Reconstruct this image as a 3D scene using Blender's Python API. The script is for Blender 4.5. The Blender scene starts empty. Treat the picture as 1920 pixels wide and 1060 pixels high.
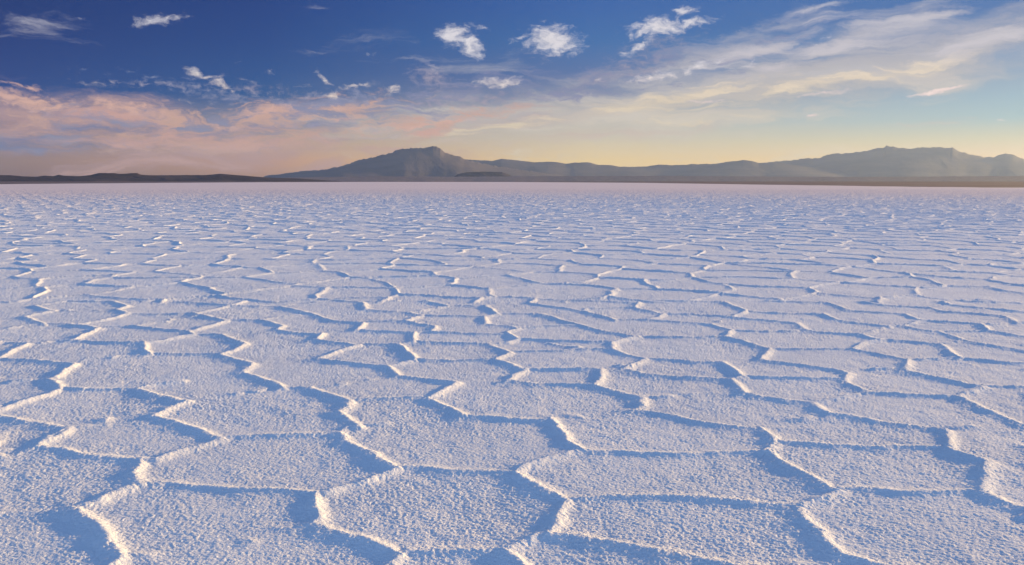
import bpy, math, random
import numpy as np
from mathutils import Vector

S = bpy.context.scene
C = S.collection
rad = math.radians

# ------------------------------------------------------------------ camera
EYE = 1.7                                  # eye height above the salt, metres
cam_d = bpy.data.cameras.new("camera")
cam_d.sensor_width = 36.0
cam_d.lens = 28.0
cam_d.clip_start = 0.05
cam_d.clip_end = 200000.0
cam = bpy.data.objects.new("camera", cam_d)
cam.location = (0, 0, EYE)
cam.rotation_euler = (rad(90 - 7.25), 0, 0)
C.objects.link(cam)
S.camera = cam

# ---------------------------------------------------------------- exposure
EXPOSURE = 1.15
S.view_settings.view_transform = 'Standard'
S.view_settings.look = 'None'
S.view_settings.exposure = EXPOSURE
S.view_settings.gamma = 1.0
S.view_settings.use_curve_mapping = False
S.cycles.max_bounces = 5
S.cycles.diffuse_bounces = 3
S.cycles.volume_bounces = 1
S.cycles.sample_clamp_indirect = 4.0

# --------------------------------------------------------------------- sun
SUN_AZ, SUN_EL = 62.0, 8.4                # degrees right of the view, above the horizon
sun_d = bpy.data.lights.new("sun", 'SUN')
sun_d.energy = 3.9
sun_d.angle = rad(0.8)
sun_d.color = (1.0, 0.67, 0.28)
sun = bpy.data.objects.new("sun", sun_d)
sv = Vector((math.sin(rad(SUN_AZ)) * math.cos(rad(SUN_EL)), math.cos(rad(SUN_AZ)) * math.cos(rad(SUN_EL)), math.sin(rad(SUN_EL))))
sun.rotation_euler = sv.to_track_quat('Z', 'Y').to_euler()
sun.location = (60, 30, 40)
C.objects.link(sun)

# ------------------------------------------------------- small node language
def lin(r, g, b, k=1.0):
    f = lambda v: ((v / 255 + .055) / 1.055) ** 2.4 if v > 10.3 else v / 255 / 12.92
    return (f(r) * k, f(g) * k, f(b) * k, 1.0)

class G:
    """Builds shader nodes from Python expressions."""
    def __init__(s, nt): s.nt = nt; s.N = nt.nodes; s.L = nt.links
    def put(s, sock, v):
        if isinstance(v, V): s.L.new(v.s, sock)
        elif v is not None: sock.default_value = v
    def math(s, op, *a, clamp=False):
        n = s.N.new('ShaderNodeMath'); n.operation = op; n.use_clamp = clamp
        for i, v in enumerate(a): s.put(n.inputs[i], v)
        return V(s, n.outputs[0])
    def vmath(s, op, *a):
        n = s.N.new('ShaderNodeVectorMath'); n.operation = op
        for i, v in enumerate(a): s.put(n.inputs[i], v)
        return V(s, n.outputs['Value' if op in ('LENGTH', 'DOT_PRODUCT') else 'Vector'])
    def xyz(s, x, y, z=0.0):
        n = s.N.new('ShaderNodeCombineXYZ')
        for i, v in enumerate((x, y, z)): s.put(n.inputs[i], v)
        return V(s, n.outputs[0])
    def noise(s, vec, scale, detail=4, rough=.55, dist=0.0, col=False):
        n = s.N.new('ShaderNodeTexNoise'); s.put(n.inputs['Vector'], vec)
        n.inputs['Scale'].default_value = scale; n.inputs['Detail'].default_value = detail
        n.inputs['Roughness'].default_value = rough; n.inputs['Distortion'].default_value = dist
        return V(s, n.outputs['Color' if col else 'Fac'])
    def mapping(s, vec, loc=(0, 0, 0), rot=0.0, scale=(1, 1, 1), typ='POINT'):
        n = s.N.new('ShaderNodeMapping'); n.vector_type = typ; s.put(n.inputs['Vector'], vec)
        n.inputs['Location'].default_value = loc; n.inputs['Rotation'].default_value = (0, 0, rot)
        n.inputs['Scale'].default_value = scale
        return V(s, n.outputs[0])
    def smooth(s, v, a, b, c=0.0, d=1.0, kind='SMOOTHSTEP'):
        n = s.N.new('ShaderNodeMapRange'); n.interpolation_type = kind; n.clamp = True
        for i, q in enumerate((v, a, b, c, d)): s.put(n.inputs[i], q)
        return V(s, n.outputs[0])
    def mix(s, f, a, b):
        n = s.N.new('ShaderNodeMix'); n.data_type = 'RGBA'
        s.put(n.inputs[0], f); s.put(n.inputs[6], a); s.put(n.inputs[7], b)
        return V(s, n.outputs[2])
    def ramp(s, f, stops):
        n = s.N.new('ShaderNodeValToRGB'); e = n.color_ramp.elements
        while len(e) < len(stops): e.new(0.5)
        for q, (p, c) in zip(e, stops): q.position = p; q.color = c
        s.put(n.inputs[0], f)
        return V(s, n.outputs[0])

class V:
    def __init__(v, g, s): v.g = g; v.s = s
    def __add__(v, o): return v.g.math('ADD', v, o)
    __radd__ = __add__
    def __sub__(v, o): return v.g.math('SUBTRACT', v, o)
    def __rsub__(v, o): return v.g.math('SUBTRACT', o, v)
    def __mul__(v, o): return v.g.math('MULTIPLY', v, o)
    __rmul__ = __mul__
    def __truediv__(v, o): return v.g.math('DIVIDE', v, o)
    def max(v, o): return v.g.math('MAXIMUM', v, o)
    def min(v, o): return v.g.math('MINIMUM', v, o)

# ---------------------------------------------------------------- the sky
W = bpy.data.worlds.new("World")
S.world = W
W.use_nodes = True
W.node_tree.nodes.clear()
g = G(W.node_tree)
K = 2 ** -EXPOSURE
tc = g.N.new('ShaderNodeTexCoord')
direction = V(g, tc.outputs['Generated'])
sep = g.N.new('ShaderNodeSeparateXYZ'); g.put(sep.inputs[0], g.vmath('NORMALIZE', direction))
dx, dy, dz = (V(g, sep.outputs[i]) for i in range(3))
az = g.math('ARCTAN2', dx, dy) * (180 / math.pi)       # degrees to the right of +Y
el = g.math('ARCSINE', dz) * (180 / math.pi)           # degrees above the horizon
sky_pt = g.xyz(az, el)

# clear-air gradient: four columns of sky around the compass, each a ramp in elevation
COLS = [(-32.4, [(0.16, (0.2347, 0.108, 0.042)), (1.27, (0.3237, 0.1712, 0.0838)), (2.53, (0.1246, 0.1179, 0.1795)), (3.79, (0.1203, 0.1356, 0.2482)), (5.03, (0.002, 0.0551, 0.233)), (6.27, (0.002, 0.039, 0.2047)), (8.1, (0.002, 0.0316, 0.181)), (10.19, (0.002, 0.0276, 0.1581))]), (-16.9, [(0.18, (0.4335, 0.2258, 0.1129)), (1.44, (0.6763, 0.318, 0.1281)), (2.87, (0.4678, 0.3267, 0.2334)), (4.29, (0.1997, 0.2154, 0.2998)), (5.69, (0.002, 0.0822, 0.2679)), (7.08, (0.002, 0.0677, 0.2567)), (9.13, (0.002, 0.0514, 0.2323)), (11.47, (0.002, 0.0408, 0.2086))]), (5.3, [(0.19, (0.9645, 0.6626, 0.2834)), (1.5, (0.9397, 0.6626, 0.2383)), (2.99, (0.6607, 0.5734, 0.4079)), (4.46, (0.5023, 0.4906, 0.4632)), (5.92, (0.2068, 0.25, 0.381)), (7.36, (0.0744, 0.1536, 0.3631)), (9.48, (0.0265, 0.1361, 0.3816)), (11.9, (0.0192, 0.1097, 0.3744))]), (31.9, [(0.16, (0.8755, 0.516, 0.2496)), (1.28, (0.8884, 0.5494, 0.2496)), (2.55, (0.6103, 0.5648, 0.3745)), (3.81, (0.3258, 0.485, 0.5242)), (5.06, (0.2789, 0.4342, 0.5354)), (6.3, (0.2514, 0.3624, 0.4966)), (8.14, (0.1186, 0.2603, 0.4899)), (10.25, (0.0279, 0.1388, 0.3988))])]
cols = []
for a0, stops in COLS:
    cols.append((a0, g.ramp(el / 30.0, [(e / 30.0, (c[0] * K, c[1] * K, c[2] * K, 1)) for e, c in stops])))
base = cols[0][1]
for (a0, c0), (a1, c1) in zip(cols, cols[1:]):
    base = g.mix(g.smooth(az, a0, a1, kind='LINEAR'), base, c1)

ns = g.N.new('ShaderNodeTexSky')
ns.sky_type = 'NISHITA'
ns.sun_disc = False
ns.sun_elevation = rad(SUN_EL)
ns.sun_rotation = rad(SUN_AZ)
ns.altitude = 3650
ns.air_density = 1.0; ns.dust_density = 0.6; ns.ozone_density = 3.0
nish = g.vmath('MULTIPLY', V(g, ns.outputs[0]), (.190,.158,.150))
out_of_front = g.smooth(el, 13.5, 30.0).max(g.smooth(g.math('ABSOLUTE', az), 45.0, 80.0))
base = g.mix(out_of_front, base, nish)

# turbulence shared by the clouds
def warped(amp, scale, stretch=(1, 1, 1), rot=0.0, detail=5):
    n = g.noise(g.mapping(sky_pt, rot=rot, scale=stretch), scale, detail, .6, col=True)
    off = g.vmath('MULTIPLY', g.vmath('SUBTRACT', n, (.5, .5, .5)), (amp[0], amp[1], 0))
    return g.vmath('ADD', sky_pt, off)
soft_pt = warped((7.0, 2.4), .16, (1, 2.2, 1))
puff_pt = warped((1.9, 1.1), .55, (1, 1.6, 1))

def split(pt):
    n = g.N.new('ShaderNodeSeparateXYZ'); g.put(n.inputs[0], pt)
    return V(g, n.outputs[0]), V(g, n.outputs[1])
soft_xy, puff_xy = split(soft_pt), split(puff_pt)

def blobs(xy, rows, prev):
    # the z coordinate only carries the order of evaluation, which keeps the shader small
    acc = None
    for a, e, w, h, tilt, op in rows:
        pt = g.xyz(xy[0], xy[1], acc if acc is not None else prev)
        q = g.mapping(pt, (a, e, 0), rad(tilt), (w, h, 1e7), 'TEXTURE')
        d = g.smooth(g.vmath('LENGTH', q), 1.25, 0.0, 0.0, op, kind='LINEAR')
        acc = d if acc is None else acc.max(d)
    return acc

def streaks(tilt, stretch, scale, detail=7, rough=.62, dist=.6, seed=0.0):
    q = g.mapping(soft_pt, (seed, seed * .7, 0), rad(-tilt), (1 / stretch, 1, 1))
    return g.noise(q, scale, detail, rough, dist)

st_right = streaks(9, 7.0, .75)
st_fine = streaks(7, 9.0, 1.9, seed=13.0)
st_left = streaks(-3, 5.5, .85, seed=31.0)
st_mid = streaks(9, 4.0, 1.35, detail=8, rough=.66, dist=.9, seed=57.0)
fine = g.noise(g.mapping(puff_pt, scale=(1, 2.0, 1)), 1.5, 8, .62)
inside = g.smooth(el, 0.0, 1.5)

LAYERS = [('veil_left', 'soft', 'left', 1.3, 0.1, 0.62, (190, 150, 138), (155, 138, 155), 2, 7, [(-30.63, 3.7, 9.21, 2.23, -6, 0.75), (-23.46, 4.11, 8.22, 1.29, -8, 0.7), (-16.13, 4.48, 4.86, 0.78, 10, 0.6), (-19.32, 1.77, 17.2, 1.59, 0, 0.5), (-28.2, 1.33, 11.17, 1.16, 0, 0.35)]), ('blue_gaps', 'soft', 'thin', 1.6, 0.25, 0.7, (112, 118, 150), (90, 108, 155), 2, 7, [(-30.72, 2.42, 6.71, 0.71, 0, 0.7), (-23.51, 3.16, 8.23, 0.48, -3, 0.55), (-17.55, 3.57, 7.52, 0.42, 0, 0.6), (-11.93, 2.86, 6.13, 0.44, 3, 0.4), (-28.91, 4.08, 4.33, 0.32, -5, 0.35)]), ('veil_right', 'soft', 'right', 1.5, 0.08, 0.7, (208, 198, 182), (160, 164, 184), 4, 9, [(19.45, 6.63, 19.47, 2.9, 11, 0.85), (13.55, 8.4, 9.11, 1.56, 16, 0.6), (5.97, 6.99, 8.83, 1.08, 8, 0.45), (24.13, 9.34, 8.03, 1.29, 14, 0.6), (10.78, 5.3, 15.61, 1.62, 9, 0.8), (28.66, 8.06, 10.89, 2.35, 12, 0.85), (3.38, 5.2, 10.38, 1.39, 6, 0.65), (-4.13, 5.02, 9.64, 1.1, 4, 0.5), (-2.24, 8.1, 10.34, 1.21, 6, 0.25)]), ('veil_centre', 'soft', 'thin', 1.4, 0.15, 0.75, (208, 186, 168), (148, 152, 178), 3, 7, [(-7.5, 3.89, 9.2, 0.88, 7, 0.7), (-11.89, 4.2, 6.12, 0.65, 8, 0.6), (-0.38, 4.11, 10.44, 0.92, 7, 0.7), (5.28, 3.17, 15.37, 0.74, 3, 0.55), (25.98, 3.53, 7.61, 0.53, 5, 0.3)]), ('slate_bank', 'soft', 'mid', 2.4, 0.12, 0.7, (142, 140, 158), (120, 128, 166), 2, 7, [(-13.32, 4.54, 10.6, 1.5, 7, 0.55), (-21.88, 3.64, 8.41, 1.17, -4, 0.45), (-3.0, 6.3, 9.64, 1.23, 8, 0.5), (-29.0, 2.56, 5.78, 0.78, -3, 0.4), (5.97, 6.99, 8.1, 1.15, 12, 0.5), (15.31, 8.16, 8.29, 1.03, 14, 0.35)]), ('peach_swirl', 'soft', 'mid', -2.4, 0.15, 0.75, (216, 172, 146), (208, 170, 160), 2, 7, [(-14.73, 4.51, 9.1, 1.35, 8, 0.6), (-22.51, 4.07, 7.7, 1.23, -5, 0.55), (-6.01, 4.01, 8.15, 0.95, 7, 0.6), (-18.61, 2.49, 10.12, 0.85, 3, 0.5), (-29.24, 3.43, 5.46, 1.1, -8, 0.45)]), ('cream_streaks', 'soft', 'thin', 1.8, 0.28, 0.85, (224, 206, 172), (222, 206, 190), 3, 8, [(-0.38, 3.92, 8.24, 0.59, 9, 0.75), (10.77, 5.66, 12.16, 0.79, 8, 0.85), (22.71, 6.49, 12.65, 0.73, 9, 0.8), (12.61, 4.01, 9.97, 0.58, 3, 0.5), (1.52, 1.88, 18.29, 0.67, 0, 0.5), (19.66, 1.77, 16.51, 0.78, 0, 0.55)]), ('peach_streaks', 'soft', 'left', 2.2, 0.2, 0.85, (212, 164, 140), (205, 160, 150), 1.5, 6, [(-23.54, 2.68, 9.5, 0.89, 3, 0.6), (-14.79, 2.83, 8.44, 0.93, 5, 0.65), (-19.67, 1.42, 13.95, 0.71, 2, 0.4), (-27.15, 4.15, 5.96, 0.52, -8, 0.5), (-7.52, 2.9, 6.66, 0.66, 6, 0.5)]), ('high_streaks', 'soft', 'right', 1.6, 0.22, 0.8, (196, 190, 196), (186, 186, 200), 7, 11, [(17.0, 8.77, 5.78, 0.95, 16, 0.8), (22.59, 8.8, 9.48, 0.85, 14, 0.7), (27.09, 10.12, 7.05, 0.4, 6, 0.8), (21.21, 11.03, 4.5, 0.35, 4, 0.6), (30.32, 8.39, 4.44, 1.23, 16, 0.75), (18.74, 7.51, 6.02, 0.61, 10, 0.6), (-13.1, 11.58, 2.81, 0.3, 3, 0.4), (-29.42, 9.38, 6.76, 1.04, -3, 0.45), (-8.86, 9.58, 7.95, 0.87, 3, 0.25), (-7.43, 8.39, 8.03, 0.71, 3, 0.28)]), ('grey_wisps', 'puff', 'puff', 1.7, 0.2, 0.85, (168, 152, 165), (128, 140, 172), 2, 7, [(-19.49, 5.77, 8.63, 0.89, -6, 0.5), (-11.86, 5.46, 8.58, 0.86, 4, 0.55), (-28.04, 4.12, 7.62, 0.98, -6, 0.4), (-14.76, 3.8, 9.11, 0.5, 3, 0.4), (-6.74, 5.18, 5.92, 0.73, 6, 0.4), (15.94, 9.84, 10.23, 0.67, 14, 0.35), (-25.12, 2.38, 8.05, 0.41, 0, 0.35)]), ('mauve', 'puff', 'puff', 1.3, 0.15, 0.8, (170, 155, 165), (134, 138, 168), 5, 9, [(-5.53, 7.17, 2.23, 1.15, -15, 0.6), (8.17, 7.67, 5.84, 0.99, 10, 0.5), (1.86, 8.81, 2.98, 1.2, 0, 0.3), (9.96, 9.21, 3.97, 1.32, 12, 0.45), (-2.25, 5.57, 6.35, 0.73, 5, 0.45), (-17.45, 6.19, 6.13, 0.69, -3, 0.35), (-23.36, 6.12, 6.31, 0.47, 0, 0.25)]), ('orange_tops', 'puff', 'puff', 1.3, 0.2, 0.72, (220, 174, 150), (212, 172, 160), 2, 7, [(-30.56, 4.87, 4.18, 0.69, -7, 0.7), (-25.31, 4.65, 4.0, 0.6, -8, 0.65), (-16.47, 4.75, 2.94, 0.42, 10, 0.7), (-11.87, 4.99, 1.23, 0.32, 0, 0.6), (-11.53, 4.32, 2.17, 0.29, 8, 0.5), (-6.39, 3.86, 3.72, 0.33, 7, 0.65), (-30.78, 5.67, 1.94, 0.31, -10, 0.55), (-19.58, 3.52, 4.02, 0.31, 0, 0.4), (-30.67, 3.06, 2.51, 0.29, 0, 0.3)]), ('puffs', 'puff', 'puff', 1.25, 0.24, 0.92, (236, 212, 192), (220, 216, 222), 5, 8, [(-4.09, 9.92, 1.63, 0.91, -10, 1.0), (-2.83, 9.23, 1.26, 0.92, -40, 1.0), (-2.6, 10.49, 1.78, 0.35, 0, 0.55), (2.9, 9.65, 2.45, 1.26, -8, 1.0), (2.97, 10.56, 0.96, 0.42, 0, 0.6), (0.74, 9.8, 1.86, 0.42, 15, 0.55), (10.11, 10.34, 2.74, 0.89, 5, 0.95), (12.43, 10.6, 2.48, 0.41, 8, 0.75), (11.87, 11.36, 1.21, 0.37, 0, 0.85), (8.69, 8.99, 1.68, 0.42, 28, 0.75), (13.04, 7.76, 2.13, 0.49, 14, 0.8), (9.83, 7.1, 2.73, 0.46, 10, 0.8), (-0.94, 6.85, 2.7, 0.54, 0, 0.75), (-5.41, 7.64, 0.96, 0.5, -30, 0.4), (-21.31, 6.95, 0.97, 0.37, -20, 0.85), (-20.5, 6.76, 0.79, 0.2, 0, 0.6), (-19.62, 6.38, 1.4, 0.34, -22, 0.7), (-13.07, 6.95, 0.92, 0.28, -45, 0.75), (-12.35, 5.73, 0.68, 0.36, 5, 0.95), (-11.29, 6.43, 1.37, 0.32, 5, 0.65), (-10.02, 6.57, 1.45, 0.32, 8, 0.55), (-8.38, 6.31, 1.1, 0.47, 30, 0.6), (-10.04, 8.68, 0.94, 0.24, 0, 0.42), (-18.66, 7.82, 0.94, 0.2, 0, 0.38), (-21.23, 5.03, 1.83, 0.31, -10, 0.38), (-23.15, 10.15, 2.35, 0.45, 8, 0.72), (-28.26, 9.83, 1.61, 0.28, 3, 0.35), (-17.94, 6.69, 0.95, 0.21, -5, 0.45), (3.93, 7.01, 1.12, 0.25, 5, 0.35), (16.01, 7.79, 2.76, 0.45, 10, 0.45), (20.65, 9.08, 1.96, 0.4, 10, 0.4), (-14.15, 6.29, 1.76, 0.32, 0, 0.38), (-16.38, 7.26, 1.17, 0.24, 10, 0.35), (6.34, 6.98, 1.04, 0.21, 10, 0.35), (-27.04, 6.01, 3.57, 0.26, -3, 0.4)]), ('bright_lines', 'puff', 'puff', 0.7, 0.3, 0.8, (240, 215, 210), (238, 215, 212), 4, 8, [(27.8, 5.61, 2.06, 0.19, 8, 0.95), (20.38, 4.34, 0.66, 0.24, 4, 0.8), (20.81, 5.62, 3.61, 0.24, 7, 0.6), (13.29, 5.53, 2.85, 0.25, 4, 0.6), (31.06, 3.59, 0.77, 0.19, 0, 0.5)])]
NOISES = dict(right=st_right, thin=st_fine, left=st_left, mid=st_mid, puff=fine)
prev = 0.0
for (name, pt, noise, k, lo, hi, low_c, high_c, e0, e1, rows) in LAYERS:
    dens = blobs(puff_xy if pt == 'puff' else soft_xy, rows, prev)
    n = NOISES[noise]
    alpha = g.smooth(dens + (n - .5) * k, lo, hi) * g.smooth(dens, 0.0, .12)
    col = g.mix(g.smooth(el, e0, e1, kind='LINEAR'), lin(*low_c, k=K), lin(*high_c, k=K))
    prev = alpha
    shade = g.smooth(n, .3, .7, .90, 1.08, kind='LINEAR')
    base = g.mix(alpha, base, g.vmath('MULTIPLY', col, g.xyz(shade, shade, shade)))
bg = g.N.new('ShaderNodeBackground')
g.put(bg.inputs[0], base)
bg.inputs[1].default_value = 1.0
ow = g.N.new('ShaderNodeOutputWorld')
g.L.new(bg.outputs[0], ow.inputs[0])

# --------------------------------------------------------------- materials
def material(name, build):
    m = bpy.data.materials.new(name); m.use_nodes = True
    m.node_tree.nodes.clear()
    q = G(m.node_tree)
    b = q.N.new('ShaderNodeBsdfPrincipled'); o = q.N.new('ShaderNodeOutputMaterial')
    q.L.new(b.outputs[0], o.inputs[0])
    t = q.N.new('ShaderNodeTexCoord')
    build(q, b, V(q, t.outputs['Object']))
    return m

def bump(q, b, height, dist, strength=1.0):
    n = q.N.new('ShaderNodeBump'); n.inputs['Strength'].default_value = strength
    n.inputs['Distance'].default_value = dist
    q.put(n.inputs['Height'], height)
    q.L.new(n.outputs[0], b.inputs['Normal'])

def salt(q, b, P):
    grit = q.noise(P, 150.0, 3, .65)
    lumps = q.noise(q.mapping(P, scale=(1, 1.25, 1)), 58.0, 4, .65)
    soft = q.noise(P, 1.1, 4, .6)
    c = q.mix(q.smooth(soft, .3, .7), (.80, .80, .80, 1), (.88, .87, .85, 1))
    c = q.mix(q.smooth(q.noise(P, 3.7, 5, .7), .62, .8, 0, .35), c, (.74, .70, .64, 1))
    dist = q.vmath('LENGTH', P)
    c = q.mix(q.smooth(dist, 12.0, 150.0, 0, .9), c, (.86,.68,.60,1))      # pinker, warmer tint growing with distance from the origin
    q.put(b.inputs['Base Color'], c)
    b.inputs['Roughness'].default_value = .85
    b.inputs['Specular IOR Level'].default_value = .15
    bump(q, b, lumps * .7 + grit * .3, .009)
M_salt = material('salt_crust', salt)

def earth(c1, c2, scale):
    def f(q, b, P):
        n = q.noise(q.mapping(P, scale=(1, 1, 2)), scale, 6, .65)
        q.put(b.inputs['Base Color'], q.mix(q.smooth(n, .35, .65), c1, c2))
        b.inputs['Roughness'].default_value = .95
        b.inputs['Specular IOR Level'].default_value = .1
    return f
M_mud = material('brown_mud', earth((.15, .115, .115, 1), (.22, .17, .16, 1), .02))
M_rock = material('bare_mountain_rock', earth((.12, .10, .10, 1), (.16, .13, .12, 1), .0012))
M_dark = material('dark_lava_rock', earth((.045, .035, .04, 1), (.08, .06, .06, 1), .004))

# ------------------------------------------------------------------ meshes
def grid_mesh(name, X, Y, Z, mat, smooth=True, kind='structure', label=None, cat=None):
    nr, nc = X.shape
    me = bpy.data.meshes.new(name)
    co = np.stack([X, Y, Z], -1).reshape(-1, 3).astype(np.float32)
    idx = np.arange(nr * nc, dtype=np.int32).reshape(nr, nc)
    f = np.stack([idx[:-1, :-1], idx[:-1, 1:], idx[1:, 1:], idx[1:, :-1]], -1).reshape(-1, 4)
    me.vertices.add(len(co)); me.vertices.foreach_set('co', co.ravel())
    me.loops.add(f.size); me.loops.foreach_set('vertex_index', f.ravel())
    me.polygons.add(len(f))
    me.polygons.foreach_set('loop_start', np.arange(0, f.size, 4, dtype=np.int32))
    me.polygons.foreach_set('use_smooth', np.full(len(f), smooth))
    me.update()
    me.materials.append(mat)
    o = bpy.data.objects.new(name, me)
    C.objects.link(o)
    o['kind'] = kind
    if label: o['label'] = label
    if cat: o['category'] = cat
    return o

# value noise on numpy arrays
def h2(ix, iy, seed):
    n = (ix.astype(np.int64) * 374761393 + iy.astype(np.int64) * 668265263 + seed * 1442695041) & 0xffffffff
    n = ((n ^ (n >> 13)) * 1274126177) & 0xffffffff
    n = (n ^ (n >> 16)) & 0xffffffff
    return (n / 4294967295.0).astype(np.float32)

def vnoise(x, y, seed=0):
    ix = np.floor(x); iy = np.floor(y)
    fx = (x - ix).astype(np.float32); fy = (y - iy).astype(np.float32)
    fx = fx * fx * (3 - 2 * fx); fy = fy * fy * (3 - 2 * fy)
    a = h2(ix, iy, seed); b = h2(ix + 1, iy, seed); c = h2(ix, iy + 1, seed); d = h2(ix + 1, iy + 1, seed)
    return (a + (b - a) * fx + (c - a) * fy + (a - b - c + d) * fx * fy) * 2 - 1

def fbm(x, y, seed=0, oct=3, gain=.5):
    s = 0; a = 1.0; t = 0
    for k in range(oct):
        s = s + a * vnoise(x * 2 ** k + 17.3 * k, y * 2 ** k - 9.1 * k, seed + k); t += a; a *= gain
    return s / t

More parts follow.
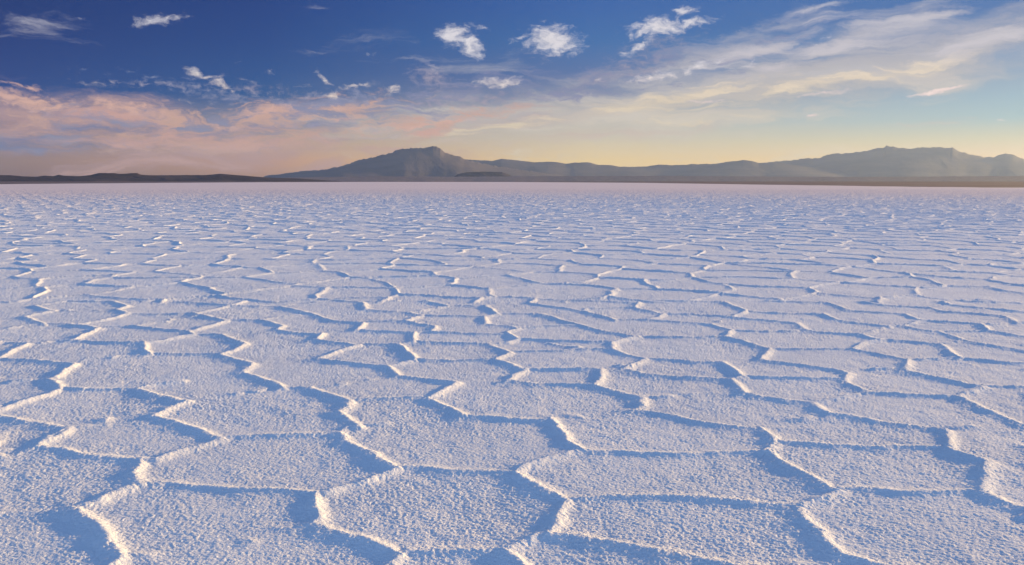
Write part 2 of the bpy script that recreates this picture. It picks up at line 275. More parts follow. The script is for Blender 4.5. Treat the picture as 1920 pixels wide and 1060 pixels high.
# ------------------------------------------------ the salt flat: pressure ridges
# surveyed crest lines of the ridges nearest the camera: (strength, x, y, x, y, ...) in cm
RIDGES = [
(1.3,-305.3,534.1,-307.5,526.6,-308.3,510.8,-304.2,491.9),
(0.85,-305.1,493.4,-288.5,488.2,-267.1,478.2,-248.1,473.3,-234.8,469.7,-228.3,469.7),
(1,-227.6,468.3,-219.7,470.6,-212.9,481.6,-204.7,494.5,-193,509.4),
(1.3,-227.6,468.3,-222.1,455.6,-217.9,442.4,-214.5,435.1,-207.9,429),
(0.8,-208.7,430.8,-190.7,430.8,-177.5,425.8,-161.9,423.9,-141,421,-121.9,418.1,-107.8,414.3),
(1.1,-211.4,427,-215.5,420.2,-220,408.9,-224.7,401.7,-228.9,396.5),
(0.5,-213.6,431.5,-210,433.5),
(1.2,-228.9,396.5,-215.7,384.7,-206.8,376.7,-197.3,364.6,-184.6,351.8,-176,341.7),
(1.3,-176,341.7,-176.7,332.2,-178.7,323.8,-180.1,313.5),
(0.35,-232,401.9,-238.8,402.7,-246.8,398.4,-252.4,395,-259.9,392.5,-270,393.3),
(0.25,-178.8,347.1,-167.8,344.5,-155,344.5),
(0.45,-143.2,355.1,-137.8,355.8,-132.5,358.6,-126.8,362.2,-123.7,366.6,-116.9,371.8,-108,372.5),
(0.2,-155.2,344.8,-144,357),
(0.55,-328.8,483.7,-323.7,486.2,-317.7,488.7,-311.5,493.9,-307.1,496.5),
(0.7,-194.2,512.6,-181.8,515.4,-171.1,515.4,-145.2,518.2,-119.6,524),
(1.2,-118.8,520.7,-105.6,499.8,-91,481.6,-78.3,464.7,-68.6,453.3),
(1.1,-68.6,453.3,-76.4,443.5,-84.7,434.1,-94.1,425,-103.2,416.3,-107.1,414.5),
(1.3,-107.1,414.5,-102,396.5,-97.4,383.1,-98.7,377.5),
(1,-98.7,377.5,-91.6,372.8,-82.2,365.3,-72.3,360.9,-63.5,353.8,-54.6,348.4,-51,344.3),
(0.75,-68.9,455.7,-53.1,455.7,-36.9,451.3,-17.2,449.1,0,448,2.3,448),
(0.75,-51.3,346.2,-47.3,348.8,-32,348.8,-13.5,347.5,-4.3,349.8),
(1.3,-51,344.3,-54.6,335.9,-58.3,329.7,-63.7,321.4,-67.8,313.5),
(1.1,-4.3,347.9,0,353.1,3.1,355.9,12.8,364.6,18.6,365.3),
(1.3,-4.3,347.9,1.2,339.8,5.8,331,9.7,322.6,11.7,313.5),
(1.3,18.6,365.3,22.6,379.9,25,396.5,28.4,407.1),
(1.1,28.4,407.1,16.9,422.1,7.6,434.1,2.3,445.6),
(1.1,2.3,445.6,8,457.8,24.6,473,39.4,484.2),
(1.3,31.4,534.1,35,519.3,36.4,501.1,43.9,486.7),
(0.5,39.9,489.3,44.3,491.3),
(0.75,44,488.7,58.6,482.9,83.7,482.9,106.4,479.2,133.7,481.7,157,484.2),
(0.75,28.6,409.2,43.1,411,64.8,412,81.7,413.8,100.3,410.1,117,405.6,135.1,402.4,147.3,399.1),
(1,18.6,365.3,34.9,360.9,49.8,353.8,67.3,347,83.8,339.1,97.2,333.4,112.3,331,121.5,327.3,135.6,319.1),
(1.2,156.2,481.6,162.4,488,170,501.1),
(1.2,170.2,532.6,171.7,517.3,170.7,503.3),
(0.7,171.4,505.1,188.9,502.9,208,496.3,241.2,493.7,278.1,492.4),
(1.2,156.2,481.6,160.3,481.6,165.4,464.7,171.7,444.6,177.1,423.1),
(0.8,177.8,424.9,194.1,424.9,213.5,419,231.3,418.1,258,420),
(1.1,177.1,423.1,178.7,419.8,164.3,408.9,146.7,396.5),
(1.3,146.7,396.5,148.5,381.5,150.4,369,147.7,357.3,149.3,344.3),
(1,149.3,344.3,157.1,339.8,166.7,334.7,181.8,329.7,191.5,326.1,204.6,319.1),
(0.3,151.3,348.7,144.4,345.4,136,340.9,126.7,338.3),
(1.2,296.5,528.1,285,505.2,277.2,489.3),
(1,277.2,489.3,282.1,475.5,287.4,463.6),
(1.3,287.4,463.6,274.6,444.6,265.3,430,256.9,418.2),
(1,256.9,418.2,260.5,406.2,266.3,396.5,269.8,388),
(0.55,290.1,467.9,309.1,463.3,318.8,462.1),
(1,-384.8,569.9,-382.5,578.6,-376.9,598.9,-372.8,616.5,-368.4,635.1),
(0.7,-370.7,639.1,-348.8,637,-328,639.1,-309.8,642.6),
(1.2,-368.9,636,-387.5,657.1,-398.5,666.4),
(0.5,-441.8,657.2,-434.2,659.5,-419.2,666.4,-402.7,673.4),
(1.3,-398.5,666.4,-394.3,671.1,-400,695.6,-404.8,722),
(0.5,-409.1,729.6,-394.1,746.5,-384.7,761.2,-370.6,764.2,-361.8,776.5),
(0.8,-504.4,753.5,-491.5,749.4,-464.8,747.6,-435.2,736.2,-413.9,729.4,-406.5,725),
(1.2,-492.2,738.8,-495.1,755.1,-505.6,790.6,-506.3,814.1),
(0.6,-510.6,821,-497.3,824.5,-488.5,838.7,-473.4,842.4),
(0.5,-554.1,829.7,-540.5,826.2,-523.6,826.2,-511.7,822.7),
(1.1,-469.4,835.4,-473.3,869.3,-478.3,907.8),
(0.8,-471.4,838.9,-435.9,828.1,-398.9,824.5,-389.3,828.1),
(1.3,-387.7,824.6,-370,787.4,-355.4,768.4),
(0.7,-357.6,773.3,-320.7,770.2,-290.3,773.3),
(1,-387,823.2,-375.5,835.4,-363.4,857.7,-353.5,869.3),
(0.8,-355,873,-320.9,869.1),
(1.1,-319.5,865.4,-294.5,835.4,-278.6,817.6),
(1.1,-278.6,817.6,-282,787.4,-288.5,768.4),
(1,-288.5,768.4,-262,744.5,-242.5,727.5),
(1.2,-242.5,727.5,-241,700.8,-239.1,688.1,-222,674.9,-202.8,657.1,-188.1,637.3),
(0.8,-309.7,639.9,-300.2,653.1,-283.6,664.5),
(1,-307.3,637.3,-278.7,614.5,-257.4,598.9),
(1.2,-257.4,598.9,-252,598.1,-257.3,584,-258.8,558),
(1.1,-258.8,558,-239.5,546.6,-219.2,531.1,-200,516.4,-192.4,510.2),
(0.9,-378.9,560.9,-369.1,557.5,-352.6,551,-330.8,541.5,-307.9,532.2),
(0.5,-310.5,536.7,-305.9,536.7,-293.4,541.3,-285.8,542.9,-292.1,557.2),
(1.3,-304.5,531.1,-303.6,516.4,-306,505.2),
(0.6,-584.3,909.4,-576.3,926.8,-560.5,940.2,-530.2,940.2),
(1,-525.7,932.3,-502,923.4,-478.7,908.7),
(1,-555.8,932.3,-587.9,964.9,-616,989.6),
(1,-616,989.6,-609.5,1015.5,-602.9,1037.2),
(1,-601.6,1035,-618.4,1042.8,-652.3,1077.5),
(0.8,-655,1082,-644.3,1106.5,-636.2,1125.6),
(0.8,-636.2,1125.6,-566.3,1119.2),
(1,-563.9,1114.5,-522.6,1071.5,-524.8,1042.8,-493.3,1010.2),
(1,-493.3,1010.2,-500.3,969.7,-517.8,932.3),
(0.9,-518.9,934.3,-479.7,910.6),
(0.8,-495.4,1014.4,-451.8,1009.2,-409.4,1014.4),
(1,-407.7,1010.2,-395.8,1042.8,-386,1075.1,-379.4,1120.9),
(1,-407.7,1010.2,-375.6,979.6,-348.1,958.2),
(1,-348.1,958.2,-357.7,923.4,-365.8,885.3,-353.5,869.3),
(0.9,-444.4,921,-415.1,908,-367.6,889.6),
(0.7,-446.3,924.8,-431.1,947.4,-421.9,952),
(0.3,-425.4,960,-407.5,984,-394.6,994),
(0.6,-482.7,916.3,-446.4,925),
(0.8,-349.5,962.3,-306,964.2),
(0.8,-473.5,1119.2,-389.3,1084.4),
(0.8,-386.3,1076,-315.3,1076),
(0.4,-609.2,1048,-550.2,1033.7,-530.3,1053.7),
(0.6,-307.3,968.2,-296.6,987.8,-272.2,1003),
(1,-304.8,960.1,-269.8,923.4,-270.4,893.5),
(0.8,-271.5,897.3,-242.7,880.9,-218.3,873,-213.3,876.9),
(1.2,-212.4,873.3,-210,839),
(0.9,-210.4,840.8,-185.8,826.4,-159.2,812.4),
(1,-158.9,810.7,-174.6,787.4,-187.1,750.4),
(1,-187.1,750.4,-159.1,733.1,-125.4,719.3,-113.9,716.6),
(1.1,-313.9,1071.5,-278,1031.7,-255.2,1010.2,-217.3,955.4,-182.2,941.4),
(0.5,-317.2,1082.8,-290.5,1107.2,-263,1126.2),
(0.8,-252.9,1132.2,-209.8,1106.5),
(1.2,-208.9,1101.9,-194.4,1042.8),
(0.8,-195.2,1047.2,-160.7,1030.5,-133.8,1025.1),
(0.5,-211.1,1113.5,-163.9,1126.2),
(0.8,-133.8,1025.1,-113.6,1047.2,-85.9,1079.6),
(1,-133.3,1020.8,-115.3,999.8,-129.7,955.4),
(0.9,-130,957.4,-105.8,929.8,-90.8,921),
(0.7,-173,952,-130.6,961.4),
(1.3,-182.2,941.4,-177.9,939.6,-176.2,893.5),
(0.8,-177,897.3,-138.5,885,-110.9,880.9),
(1.3,-90.6,919,-89,910.4,-91.8,885.3),
(0.7,-111.1,882.8,-92.2,888.4),
(1.3,-110.4,877.2,-104.4,828.2),
(0.8,-104.8,831.7,-65.7,821,-22.3,817.6),
(0.8,-91.8,885,-47.7,876.9,-10.4,873),
(1,-103.9,824.6,-117.9,814.1),
(1.2,-117.9,814.1,-105.2,781,-92.1,738.8),
(0.6,-160.2,817.5,-118.6,818.9),
(0.7,-92.7,743.4,-53.1,740.6,-16.6,749.2),
(0.9,-92.3,740.3,-96.7,734.6,-114.2,718.1),
(1.2,-113.9,716.6,-100.1,679.7),
(0.9,-100.3,681.2,-71.2,670.1,-47.3,656.3),
(1.2,-47.2,654.9,-56.3,630.9,-65.9,608.5),
(0.5,-100.9,684.9,-107.6,683,-120,673.4,-143.3,652.7),
(0.3,-143.9,655.5,-167.6,646.6),
(1.1,-165.1,637.3,-150.7,622.6,-138.5,610.5,-124.5,598.1),
(0.7,-189.3,641.3,-166.2,641.3),
(0.5,-216.9,625,-207.4,629.1,-203.5,637.5,-190.1,644),
(1.2,-124.5,598.1,-124.9,580.4,-128.6,569.9),
(1.2,-128.6,569.9,-115.7,549.8,-106.1,534.1),
(0.4,-107.4,540.9,-95.8,544,-79.8,550.3),
(0.6,-125.5,603.2,-106.6,607.8,-66.4,613.7),
(1.1,-65.9,608.5,-52.6,587.7,-43.7,576.9,-34.7,559.7),
(0.9,-34.8,560.9,-16.3,557.5,0,551.6,23.7,549.4,28.6,552.6),
(1,-106.1,534.1,-114,532.6,-118.8,520.7),
(0.8,-115.8,1004,-37.1,993.7),
(0.9,-123.5,1123.3,-84.1,1079.7),
(0.7,-84.5,1084.3,-36.5,1078.3),
(1.1,-36.3,1071.5,-17.1,1010.2,-36.9,989.6),
(1.2,-36.9,989.6,-30.1,932.3),
(0.9,-30.2,934.3,0,921,6.2,908),
(0.7,-17.2,1014.5,0,1014.5,39.4,1011.3),
(1,-22.2,814.1,-5.6,824.6,7.2,846.4),
(1,-22.2,814.1,-2.6,774.7,-16.5,744.5),
(1,-16.5,744.5,0,722,8.4,703.3),
(1.1,6.2,906.1,-6,882.9,7.2,844.9),
(1,22.4,1101.9,34.7,1140.6),
(1,22.4,1101.9,63.2,1065.7,94.4,1031.7),
(1,94.4,1031.7,117.5,989.6,127.7,964.9),
(0.8,128.3,969,169.4,969),
(0.6,95.4,1042.6,102.1,1057.2,135.1,1063,167.1,1072.3),
(1,39.2,1005,61.9,960.1,82,927.9),
(1,82,927.9,105.9,889.4,136.8,855.4),
(0.7,6.2,911.8,36.1,924.8,75.8,929.3,82.5,933.7),
(0.8,7.2,850,49.8,835.3,105.8,828.1),
(1.1,105.4,824.6,121.9,842.7,136.8,855.4),
(1.3,105.4,824.6,102.1,787.4),
(1,102.1,787.4,117.1,762.3,127.6,747.4),
(0.6,0,784.3,40.1,784.3,81.2,794,102.9,794),
(0.3,35.2,826.1,61.6,802.3,81.8,799),
(1.1,127.6,747.4,114.4,727.5,100.2,706),
(0.9,100.4,707.4,118,689.5,145,677.3,172.8,672.5,188.8,667.8),
(0.8,128.2,750.6,153.2,747.6,176.1,736.2,198.8,736.2),
(1.2,197.9,733.1,200.5,706,201.1,674.9),
(0.9,201.6,676.3,188.8,667.8),
(1.3,188.4,666.4,186.5,639.4,183.9,622.6),
(0.8,184.7,625.2,201,609.1,217.2,601.4,231.6,595.7),
(0.7,202.4,679.2,222.1,675.3,279.2,670.6),
(0.8,8.5,706.3,36.2,706.3,79.5,703.7),
(1.2,8.4,703.3,12.1,704.9,0,675.9,-4.5,661.7),
(0.8,-4.6,664.5,22.4,653.1,67.9,648.7),
(1.3,79.1,700.8,77,671.1,67.6,646),
(0.4,80.1,709.6,102.2,720.2),
(1,67.6,646,86.1,626.7,102.5,608.5),
(1.3,102.5,608.5,97.1,587.7,91.1,575.1),
(0.6,91.9,579.9,82.4,576.4),
(0.9,91.3,576.3,116,560.9,136.3,544.6,157.1,535.3,169.4,530.1),
(0.5,103.6,614.9,116.2,614.9,144.5,623,167.5,629.1),
(1.3,28.5,551.5,32.5,537.2,31.6,531.1),
(0.2,29,560.7,48.3,560.7),
(1,168.7,964.9,195.3,1010.2),
(1.1,165.7,1063.3,178.2,1108.2),
(0.8,28.9,1138.7,114.3,1125.6,168.9,1109,178.9,1112.8),
(0.9,165.5,1062.1,194,1012.3),
(0.8,196.1,1014.4,239.6,1009.2,277.6,991.7),
(0.9,169,966.9,202.2,952.7,238,934.3),
(1,237.5,932.3,250.6,893.5),
(0.5,238.4,942.1,252.8,960.7,279.3,997.9),
(0.8,217.1,1125.6,301.4,1112.8),
(1.1,300.1,1108.2,307.7,1031.7),
(1,307.7,1031.7,276.4,987.5),
(1.1,250.6,893.5,231.7,856.2),
(0.7,137.7,860.8,189.3,855.5,232.7,860.1),
(1,231.7,856.2,246.8,828.2,259.9,793.9),
(1.2,260.2,792.6,237.8,744.5),
(0.9,238.3,746.1,242.3,738.6,272.6,718.1,296.9,699.7),
(0.7,253.1,896.7,290.4,889.3,322.6,895),
(0.8,277.6,991.7,282.3,978.7,313.6,962.3,341.9,945.4),
(0.8,309,1036,331.3,1017.6,400.5,1009.2),
(1.1,398.8,1005,399.6,964.9,420.9,946,445.5,923.4),
(0.5,411.6,1015.5,448.8,1042.5),
(0.9,364.9,1123.3,417.3,1110.5,443,1104.2,445.1,1033.9),
(0.8,446,1036,478.9,1019.8,504.8,1009.2),
(1,502.7,1005,501.8,963),
(0.7,504.9,969.1,464.1,929.3,448.3,929.3),
(0.9,502.8,965,534.4,948,559.6,936.1),
(1.2,558.5,934.2,543.8,896),
(0.8,463.2,927.3,475.9,897.3,485.3,889),
(1,483.3,885.3,485.9,865.4,486.5,835.4,492.4,821.1,513.6,784.2,520.8,774.7),
(0.6,487.3,892.8,536.8,896.9,547.4,901.9),
(0.8,545.1,898.1,564.3,863.6,572.5,853.7),
(1,340.5,941.4,337.3,901.9,349.3,885.3,389.2,873.3),
(1,389.2,873.3,390.7,850.1,396.4,840.5),
(0.5,449.4,931.4,398,886.5),
(1.1,396.4,840.5,370.8,824.6,343.3,792.6),
(0.8,398.1,844,427.8,831.7,449,821),
(0.4,452.8,827.9,489.3,840.1),
(1.2,447.2,817.6,440.9,790.6,429.9,749.2),
(0.9,344,794.3,362.6,767,377.6,744.3),
(0.7,260.5,795.6,300,792.4,344.6,795.6),
(0.6,433.5,755.5,379.3,745),
(0.8,431.7,752.3,457.1,739,479.5,730.6,488.3,725),
(1.3,377.7,744.5,354.5,704.9),
(0.4,359,713.8,330.2,709.6,304,699.3),
(1,354.5,704.9,365,683.1,376.5,661.7,390.4,642.9),
(1.3,296.3,698.2,299.1,690.6,282.2,664),
(1,282.2,664,283.8,643.8,286.7,625.5),
(0.6,279.8,672,284.6,669.6),
(0.6,289.1,630.7,273.8,617.6,250,605.8,233.6,598.2),
(0.9,286.4,624.7,311.9,621.8,331.1,617.8,351.8,615),
(1,351.1,613.7,389.6,641.6),
(0.6,393.7,648.3,424.8,644.8,434.5,642.6),
(1.2,351.1,613.7,353.9,587.7,353.3,566.4,356.5,546.6,358.1,540.3,364.1,531.1),
(1.1,230.6,593.2,229.1,573.3,232.6,564.7),
(0.9,233.1,565.9,247.5,560.9,265.7,546.2,283.7,535.3,297.1,529.2),
(0.5,227.5,569,211.4,557.2),
(0.35,212.1,559,179.5,541.4),
(0.5,299.6,533.7,313.4,535.2,329.9,542.9,358.2,550.8),
(0.9,495.2,1116.8,515.6,1079.7,561.3,1062.1,564.8,1028.4,604.2,1012.3,620.7,991.6,605.9,938.8),
(0.5,611,946.7,570.2,937.6),
(0.7,610.2,945.5,616.6,945.5,630.8,942.8),
(1.1,609.2,1114.5,603.7,1087.1),
(0.9,603,1085.7,669.4,1028.4,679.8,1017.6),
(0.7,626.1,1128,675.7,1134.5,716.7,1102.6)
]

SUNX, SUNY = math.sin(rad(SUN_AZ)), math.cos(rad(SUN_AZ))

def profile(d, facing, wid):
    """Cross-section of a ridge: steep and blunt on the side shaped to catch the
    low sun, a long concave ramp, shaped to hold shade, on the other."""
    f = .5 + .5 * np.clip(facing * 2.2, -1, 1)
    away = np.clip(-facing, 0, 1)
    w = wid * (1 + 1.7 * away * away) * (1 - f) + wid * (1.45 + .4 * (1 - facing * facing)) * f
    p = 1.25 * (1 - f) + 1.9 * f
    broad =  .05 + .12 * (1 - f)
    return np.exp(-(d / w) ** p) * (1 - broad) + broad * np.exp(-(d / .24))

def salt_height(X, Y, rows_r, n_rows):
    """Height of the crust. Ridges nearest the camera follow RIDGES, the others the
    edges of an irregular cell pattern of the same size."""
    wx = X + .016 * vnoise(X * 6, Y * 6, 5) + .005 * vnoise(X * 21, Y * 21, 7)
    wy = Y + .016 * vnoise(X * 6, Y * 6, 6) + .005 * vnoise(X * 21, Y * 21, 8)
    # cell pattern ------------------------------------------------------
    cw, ch = 1.50, 1.16
    bx = (wx + .22 * vnoise(X * .8, Y * .8, 11) + .10 * vnoise(X * 2.2, Y * 2.2, 12)) / cw
    by = (wy + .20 * vnoise(X * .8, Y * .8, 13) + .08 * vnoise(X * 2.2, Y * 2.2, 14)) / ch
    ix = np.floor(bx).astype(np.int32); iy = np.floor(by).astype(np.int32)
    def seed(i, j):
        ox = .5 * (j & 1)
        return i + ox + .5 + .36 * (h2(i, j, 21) * 2 - 1), j + .5 + .36 * (h2(i, j, 22) * 2 - 1)
    f1 = np.full(X.shape, 1e9, np.float32); s1x = np.zeros_like(f1); s1y = np.zeros_like(f1)
    k1 = np.zeros(X.shape, np.int32)
    nb = [(a, b) for b in (-1, 0, 1) for a in (-2, -1, 0, 1)]
    for a, b in nb:
        sx, sy = seed(ix + a, iy + b)
        sx = (sx - bx).astype(np.float32) * cw; sy = (sy - by).astype(np.float32) * ch
        d = sx * sx + sy * sy
        m = d < f1
        f1 = np.where(m, d, f1); s1x = np.where(m, sx, s1x); s1y = np.where(m, sy, s1y)
        k1 = np.where(m, (ix + a) * 7919 + (iy + b) * 104729, k1)
    e = np.full(X.shape, 1e9, np.float32); st = np.zeros_like(e); face = np.zeros_like(e); cross = np.zeros_like(e)
    for a, b in nb + [(2, -1), (2, 0), (2, 1), (0, -2), (0, 2), (-1, 2), (-1, -2)]:
        sx, sy = seed(ix + a, iy + b)
        sx = (sx - bx).astype(np.float32) * cw; sy = (sy - by).astype(np.float32) * ch
        vx = sx - s1x; vy = sy - s1y
        ln = np.sqrt(vx * vx + vy * vy)
        ok = ln > 1e-3
        ln = np.where(ok, ln, 1)
        d = ((sx + s1x) * vx + (sy + s1y) * vy) * .5 / ln
        d = np.where(ok, d, 1e9)
        m = d < e
        k2 = (ix + a) * 7919 + (iy + b) * 104729
        e = np.where(m, d, e)
        cross = np.where(m, vy * vy / (ln * ln), cross)
        face = np.where(m, -(vx * SUNX + vy * SUNY) / ln, face)
        st = np.where(m, h2(k1 + k2, (k1 ^ k2) & 1023, 23), st)
    st = .68 + .42 * np.clip(st * 1.5, 0, 1)
    wid = .029 + .005 * vnoise(X * 3, Y * 3, 31)       # half width; the side away from the low sun is steeper
    crest = st * (1 + .35 * cross) * profile(e, face, wid)
    # inside the surveyed wedge the generic pattern gives way to the surveyed crests
    wedge = np.clip((Y - 3.25) / .15, 0, 1) * np.clip((11.20 - Y) / .2, 0, 1) * np.clip((0.150 + 0.6497 * Y - np.abs(X)) / .15, 0, 1)
    crest = crest * (1 - wedge)
    nr, nc = X.shape
    best = np.zeros_like(crest)
    R = .55
    for row in RIDGES:
        s = min(row[0], 1.15); pts = [(row[i] / 100, row[i + 1] / 100) for i in range(1, len(row), 2)]
        dm = None
        ys = [p[1] for p in pts]; xs = [p[0] for p in pts]
        r0 = np.searchsorted(rows_r, min(ys) - R); r1 = np.searchsorted(rows_r, max(ys) + R)
        if r1 <= r0 + 1: continue
        # columns: the grid fans out from (0, -APEX)
        ks = [(x + sx) / (y + APEX + sy) for x, y in pts for sx in (-R, R) for sy in (-R, R)]
        c0 = max(0, int(np.searchsorted(TANS, min(ks)))); c1 = min(nc, int(np.searchsorted(TANS, max(ks))))
        if c1 <= c0: continue
        px = wx[r0:r1, c0:c1]; py = wy[r0:r1, c0:c1]
        for (x0, y0), (x1, y1) in zip(pts, pts[1:]):
            vx, vy = x1 - x0, y1 - y0; l2 = vx * vx + vy * vy + 1e-9
            t = np.clip(((px - x0) * vx + (py - y0) * vy) / l2, 0, 1)
            ex = px - x0 - t * vx; ey = py - y0 - t * vy
            d = np.hypot(ex, ey) + 1e-6
            f = (ex * SUNX + ey * SUNY) / d
            q = vy * vy / l2
            if dm is None: dm, fm, qm = d, f, 1 - q + 0 * d
            else: m = d < dm; dm = np.where(m, d, dm); fm = np.where(m, f, fm); qm = np.where(m, 1 - q, qm)
        s = .28 + .74 * s
        broken = 1.0
        if s < .72: broken = np.clip(.75 + 1.1 * vnoise(px * 9, py * 9, 61), .1, 1.5)
        hgt = s * broken * (1 + .22 * qm * np.clip((py - 4.5) / 3, 0, 1)) * profile(dm, fm, wid[r0:r1, c0:c1])
        best[r0:r1, c0:c1] = np.maximum(best[r0:r1, c0:c1], hgt)
    crest = np.maximum(crest, best)
    Hc = (.0205 + .027 * np.clip((Y - 12) / 70, 0, 1)) * (1 + .14 * vnoise(X * 5, Y * 5, 41) + .10 * vnoise(X * 23, Y * 23, 42))
    z = crest * Hc
    grain = fbm(X * 66, Y * 84, 51, 3, .7) * .0040 + vnoise(X * 11, Y * 11, 53) * .0022 + fbm(X * 1.3, Y * 1.3, 54, 2) * .007 + vnoise(X * 3.6, Y * 3.6, 55) * .005 * np.clip((Y - 6) / 25, 0, 1)
    grain = grain * (1.0 + .28 * vnoise(X * 1.7, Y * 1.7, 57) + .2 * vnoise(X * 5.1, Y * 5.1, 58))
    # loose crumbs of crust lying along the seams and here and there on the plates
    cr = np.clip(vnoise(X * 30, Y * 30, 59) - .93 + .14 * np.clip(crest, 0, .8), 0, .3)
    z = z + cr * .025
    return z + grain * (1 + .35 * np.clip(crest, 0, 1))

APEX = 1.5
NC = 2100
TANS = np.tan(np.linspace(rad(-41), rad(41), NC))
r = [2.45]
while r[-1] < 215:
    y = r[-1]
    r.append(y + min(.00034 * y * y, .044 + max(0, y - 30) * .0011))
r_fine = np.array(r)
far = [150.0]
while far[-1] < 21000: far.append(far[-1] * 1.12)
def salt_sheet():
    X = (r_fine[:, None] + APEX) * TANS[None, :]
    Y = np.repeat(r_fine[:, None], NC, 1)
    X = X.astype(np.float64)
    Z = salt_height(X, Y, r_fine, len(r_fine))
    fade = np.clip((210 - r_fine) / 60, 0, 1)[:, None]
    Z = Z * fade
    # let the rim of the finely modelled fan sink a hand's breadth into the plain around it
    col = np.minimum(np.arange(NC), np.arange(NC)[::-1])
    edge = np.minimum(np.clip(1 - col / 6.0, 0, 1)[None, :], 1.0) * np.ones_like(Z)
    edge = np.maximum(edge, np.clip((2.50 - Y) / .05, 0, 1))
    Z = Z - .06 * edge
    return X, Y, Z
sx_, sy_, sz_ = salt_sheet()
salt_o = grid_mesh('salt_flat', sx_, sy_, sz_, M_salt, label='white salt crust cracked into many-sided plates by raised ridges')
del sx_, sy_, sz_

# the plain beyond and around: rings with a window cut for the fan above
rings = np.array([0.0, 1.2, 2.0, 3, 5, 8, 13, 22, 40, 75, 150, 300, 700, 1500, 3500, 8000, 16000, 26000])
th = np.linspace(0, 2 * math.pi, 97)
RX = rings[:, None] * np.sin(th)[None, :]; RY = rings[:, None] * np.cos(th)[None, :] + 0 * th
RZ = np.full(RX.shape, -.035); RZ[rings < 300.5] = -.04
grid_mesh('ground', RX, RY, RZ, M_salt)

# the shore: flat brown land where the salt ends, nearer on the right than straight ahead
SHORE = [(-39.9, 482.0), (-32.5, 559.0), (-25.3, 821.0), (-17.7, 1373.0), (-9.8, 2058.0), (0.0, 1753.0), (9.1, 879.0), (17.7, 418.0), (26.2, 288.0), (32.6, 245.0), (40.6, 227.0)]
sa = np.array([p[0] for p in SHORE]); sd = np.array([p[1] for p in SHORE])
A = np.linspace(-44, 46, 500)
D0 = 1 / np.interp(A, sa, 1 / sd)
D0 = D0 * (1 + .03 * fbm(A * .9, A * 0, 71, 4)) 
fr = np.concatenate([[0], np.geomspace(.002, 1, 26)])
Dm = D0[None, :] + (24000 - D0[None, :]) * fr[:, None]
SX = Dm * np.sin(np.radians(A))[None, :]; SY = Dm * np.cos(np.radians(A))[None, :]
SZ = -.03 + np.clip(fr * 20, 0, 1)[:, None] * (.5 + 0 * SX) + 0 * SX
grid_mesh('shore', SX, SY, SZ, M_mud, label='flat brown land beyond the far edge of the salt')

# ------------------------------------------------------------- the hills
def ridge(name, pts, D, depth, mat, seed, label, relief=.45, base_el=-1.0, n=700, rough=.0):
    """One mountain mass: pts = skyline (azimuth deg, tan(elevation) x1000) seen from the salt."""
    pa = np.array([p[0] for p in pts]); pe = np.array([p[1] for p in pts]) / 1000
    a = np.linspace(pa[0], pa[-1], n)
    t = np.interp(a, pa, pe)
    jag = rough * .0010 * fbm(a * 4.5, a * 0 + seed, seed, 4, .6) * np.clip(t / .01, 0, 1)
    endf = np.clip(np.minimum(a - a[0], a[-1] - a) / (.04 * (a[-1] - a[0])), 0, 1)
    v = np.concatenate([np.linspace(-1, 0, 60), np.linspace(0, 1, 14)[1:]])
    Vv, Aa = np.meshgrid(v, a, indexing='ij')
    T = np.repeat(t[None, :], len(v), 0)
    dist = D + Vv * depth * (1 + .25 * fbm(Aa * .35, Aa * 0 + 3, seed + 9, 3))
    up = 1 - np.abs(Vv)
    # straight spurs and gullies running down from the crest
    gul = 1 - np.abs(fbm(Aa * 1.1 + Vv * 1.3 + .35 * fbm(Aa * 2, Vv * 4, seed + 5, 2), Vv * 3.6 + Aa * .3 + seed, seed + 3, 5, .55)) * 2
    prof = up ** 1.25
    side = np.clip(1 - up, 0, 1) * np.clip(up * 4, 0, 1)
    # small bumps of the skyline die out down the slope
    kk = np.hanning(221); kk /= kk.sum()
    ts = np.convolve(np.pad(t, 110, mode='edge'), kk, 'valid')
    low = np.repeat(ts[None, :], len(v), 0)
    Tb = low + (T - low) * up ** 6 + np.repeat(jag[None, :], len(v), 0) * up ** 24
    Z = Tb * D * prof * (1 + relief * (gul - .6) * side)
    lim = T * dist * .985                      # nothing in front rises past the skyline
    Z = np.where(Vv < -.06, np.minimum(Z, lim), Z) * np.repeat(endf[None, :] ** .5, len(v), 0)
    Z = Z - 12 * (up <= 1e-6)
    ar = np.radians(Aa)
    return grid_mesh(name, dist * np.sin(ar), dist * np.cos(ar), Z + EYE, mat, label=label)

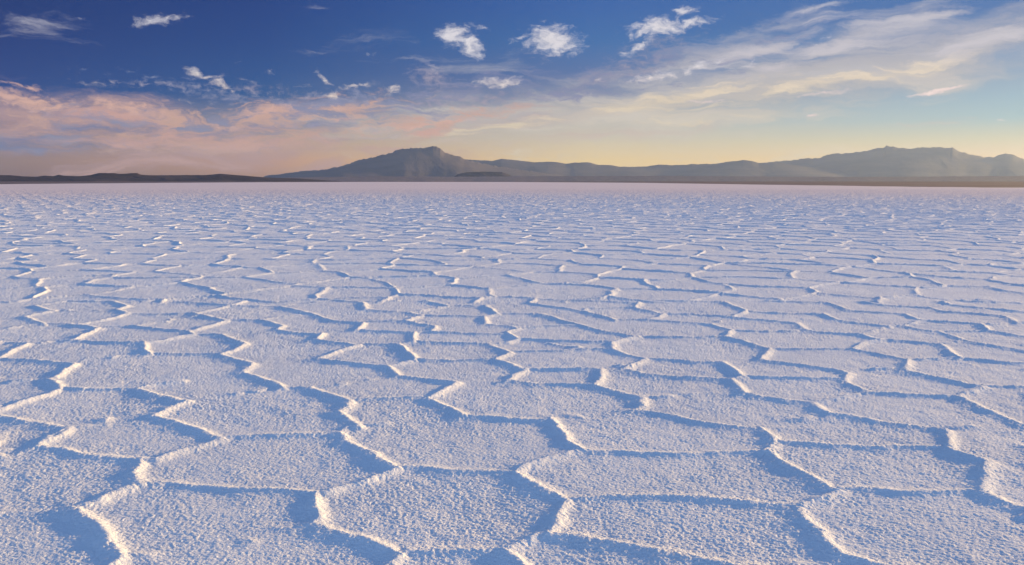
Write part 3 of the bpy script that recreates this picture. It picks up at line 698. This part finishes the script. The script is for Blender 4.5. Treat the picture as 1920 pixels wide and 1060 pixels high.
for args in [('mountain', 16000, 3500, 'rock', 1, 0.05, 1.3, 'broad flat-topped mountain rising left of the middle of the skyline', [(-18.03, 0), (-16.98, 6.9), (-14.15, 12.5), (-13.43, 13.1), (-12.16, 16.9), (-11.42, 21.0), (-10.87, 25.0), (-9.58, 30.0), (-8.46, 34.9), (-8.09, 38.2), (-7.25, 39.9), (-6.69, 40.7), (-6.13, 40.8), (-5.57, 42.7), (-5.1, 41.2), (-4.82, 36.0), (-4.35, 32.7), (-3.69, 30.3), (-3.41, 27.1), (-1.14, 18.4), (1.52, 11.9), (4.56, 4.0), (6.07, 0)]), ('mountain_range', 19500, 3000, 'rock', 2, 0.045, 0.5, 'low rolling blue hills between the two high mountains', [(-6.82, 0), (-4.92, 18.4), (-3.41, 27.1), (-2.09, 25.5), (-1.33, 25.0), (-0.76, 27.6), (0.0, 26.3), (0.76, 25.0), (1.61, 23.3), (2.46, 23.8), (3.13, 23.8), (3.79, 21.3), (4.36, 22.6), (5.02, 23.3), (5.58, 22.6), (5.96, 20.4), (6.99, 19.6), (7.55, 17.9), (8.2, 17.4), (9.41, 17.9), (9.87, 19.1), (10.33, 20.2), (11.24, 19.4), (12.15, 19.6), (12.6, 20.9), (13.06, 20.0), (13.59, 21.1), (13.95, 20.4), (14.84, 22.6), (15.54, 24.1), (16.07, 25.3), (16.59, 23.9), (17.03, 21.2), (17.98, 21.9), (21.7, 13.5), (26.18, 0)]), ('mountain', 22000, 4500, 'rock', 3, 0.045, 1.0, 'long jagged mountain massif on the right under the pale sky', [(7.19, 0), (10.89, 9.7), (13.78, 16.6), (16.25, 20.2), (17.46, 22.0), (18.91, 24.1), (20.0, 26.5), (20.84, 26.4), (21.24, 29.4), (21.73, 32.0), (22.3, 31.6), (23.1, 32.5), (23.89, 34.5), (24.36, 37.0), (24.75, 37.2), (24.86, 39.4), (25.21, 38.9), (25.6, 37.0), (25.98, 36.8), (26.29, 35.6), (26.59, 36.7), (26.97, 37.3), (27.86, 37.0), (28.53, 35.7), (28.63, 36.7), (28.98, 32.3), (29.49, 29.3), (30.14, 27.0), (30.36, 25.2), (30.92, 25.6), (31.46, 29.4), (31.87, 27.9), (32.16, 24.7), (32.44, 22.9), (33.52, 19.2), (35.57, 21.4), (38.03, 14.5), (41.62, 10.8)]), ('foothills', 9500, 900, 'mud', 6, 0.2, 0.7, 'low brown foothills along the base of the mountains', [(-22.71, 0), (-19.39, 3.1), (-14.87, 4.5), (-9.79, 5.9), (-4.18, 5.6), (0.0, 5.9), (5.31, 6.2), (10.9, 6.5), (16.28, 5.7), (23.02, 4.9), (29.14, 5.2), (34.62, 5.4), (41.66, 4.0)]), ('hills', 5200, 400, 'dark', 4, 0.3, 0.3, 'low dark flat-topped hills at the far left of the shore', [(-42.09, 1.0), (-38.77, 5.1), (-35.14, 3.2), (-32.5, 6.4), (-31.96, 6.4), (-31.27, 5.1), (-30.57, 4.8), (-30.15, 5.9), (-29.72, 5.4), (-29.43, 6.9), (-29.14, 5.9), (-28.26, 5.5), (-27.67, 6.7), (-27.21, 8.9), (-26.38, 9.0), (-26.0, 8.0), (-25.53, 8.6), (-24.99, 9.1), (-24.76, 7.2), (-24.05, 6.6), (-22.04, 7.0), (-20.8, 7.1), (-19.97, 8.7), (-16.98, 4.4), (-14.87, 3.2), (-12.0, 0)]), ('butte', 11500, 500, 'dark', 5, 0.3, 0.2, 'small dark flat-topped butte in front of the mountain foot', [(-4.75, 0), (-4.25, 4.0), (-3.87, 8.6), (-3.23, 11.2), (-2.09, 11.9), (-0.68, 11.2), (-0.19, 7.9), (0.3, 4.0), (0.95, 0)])]:
    name, D, depth, m, seed, relief, rough, label, pts = args
    ridge(name, pts, D, depth, {'rock': M_rock, 'dark': M_dark, 'mud': M_mud}[m], seed, label, relief=relief, rough=rough)

# --------------------------------------------------------------------- haze
def haze():
    me = bpy.data.meshes.new('haze')
    x, y0, y1, z0, z1 = 27500, -27500, 27500, -14, 1000
    v = [(sx * x, yy, zz) for zz in (z0, z1) for yy in (y0, y1) for sx in (-1, 1)]
    f = [(0, 2, 3, 1), (4, 5, 7, 6), (0, 1, 5, 4), (2, 6, 7, 3), (0, 4, 6, 2), (1, 3, 7, 5)]
    me.from_pydata(v, [], f)
    m = bpy.data.materials.new('desert_air'); m.use_nodes = True
    nt = m.node_tree; nt.nodes.clear()
    p = nt.nodes.new('ShaderNodeVolumePrincipled'); o = nt.nodes.new('ShaderNodeOutputMaterial')
    p.inputs['Color'].default_value = (.45,.59,.84,1)
    p.inputs['Density'].default_value = 2.0e-5
    p.inputs['Anisotropy'].default_value = .43
    nt.links.new(p.outputs[0], o.inputs['Volume'])
    me.materials.append(m)
    ob = bpy.data.objects.new('haze', me)
    C.objects.link(ob)
    ob['kind'] = 'stuff'
haze()
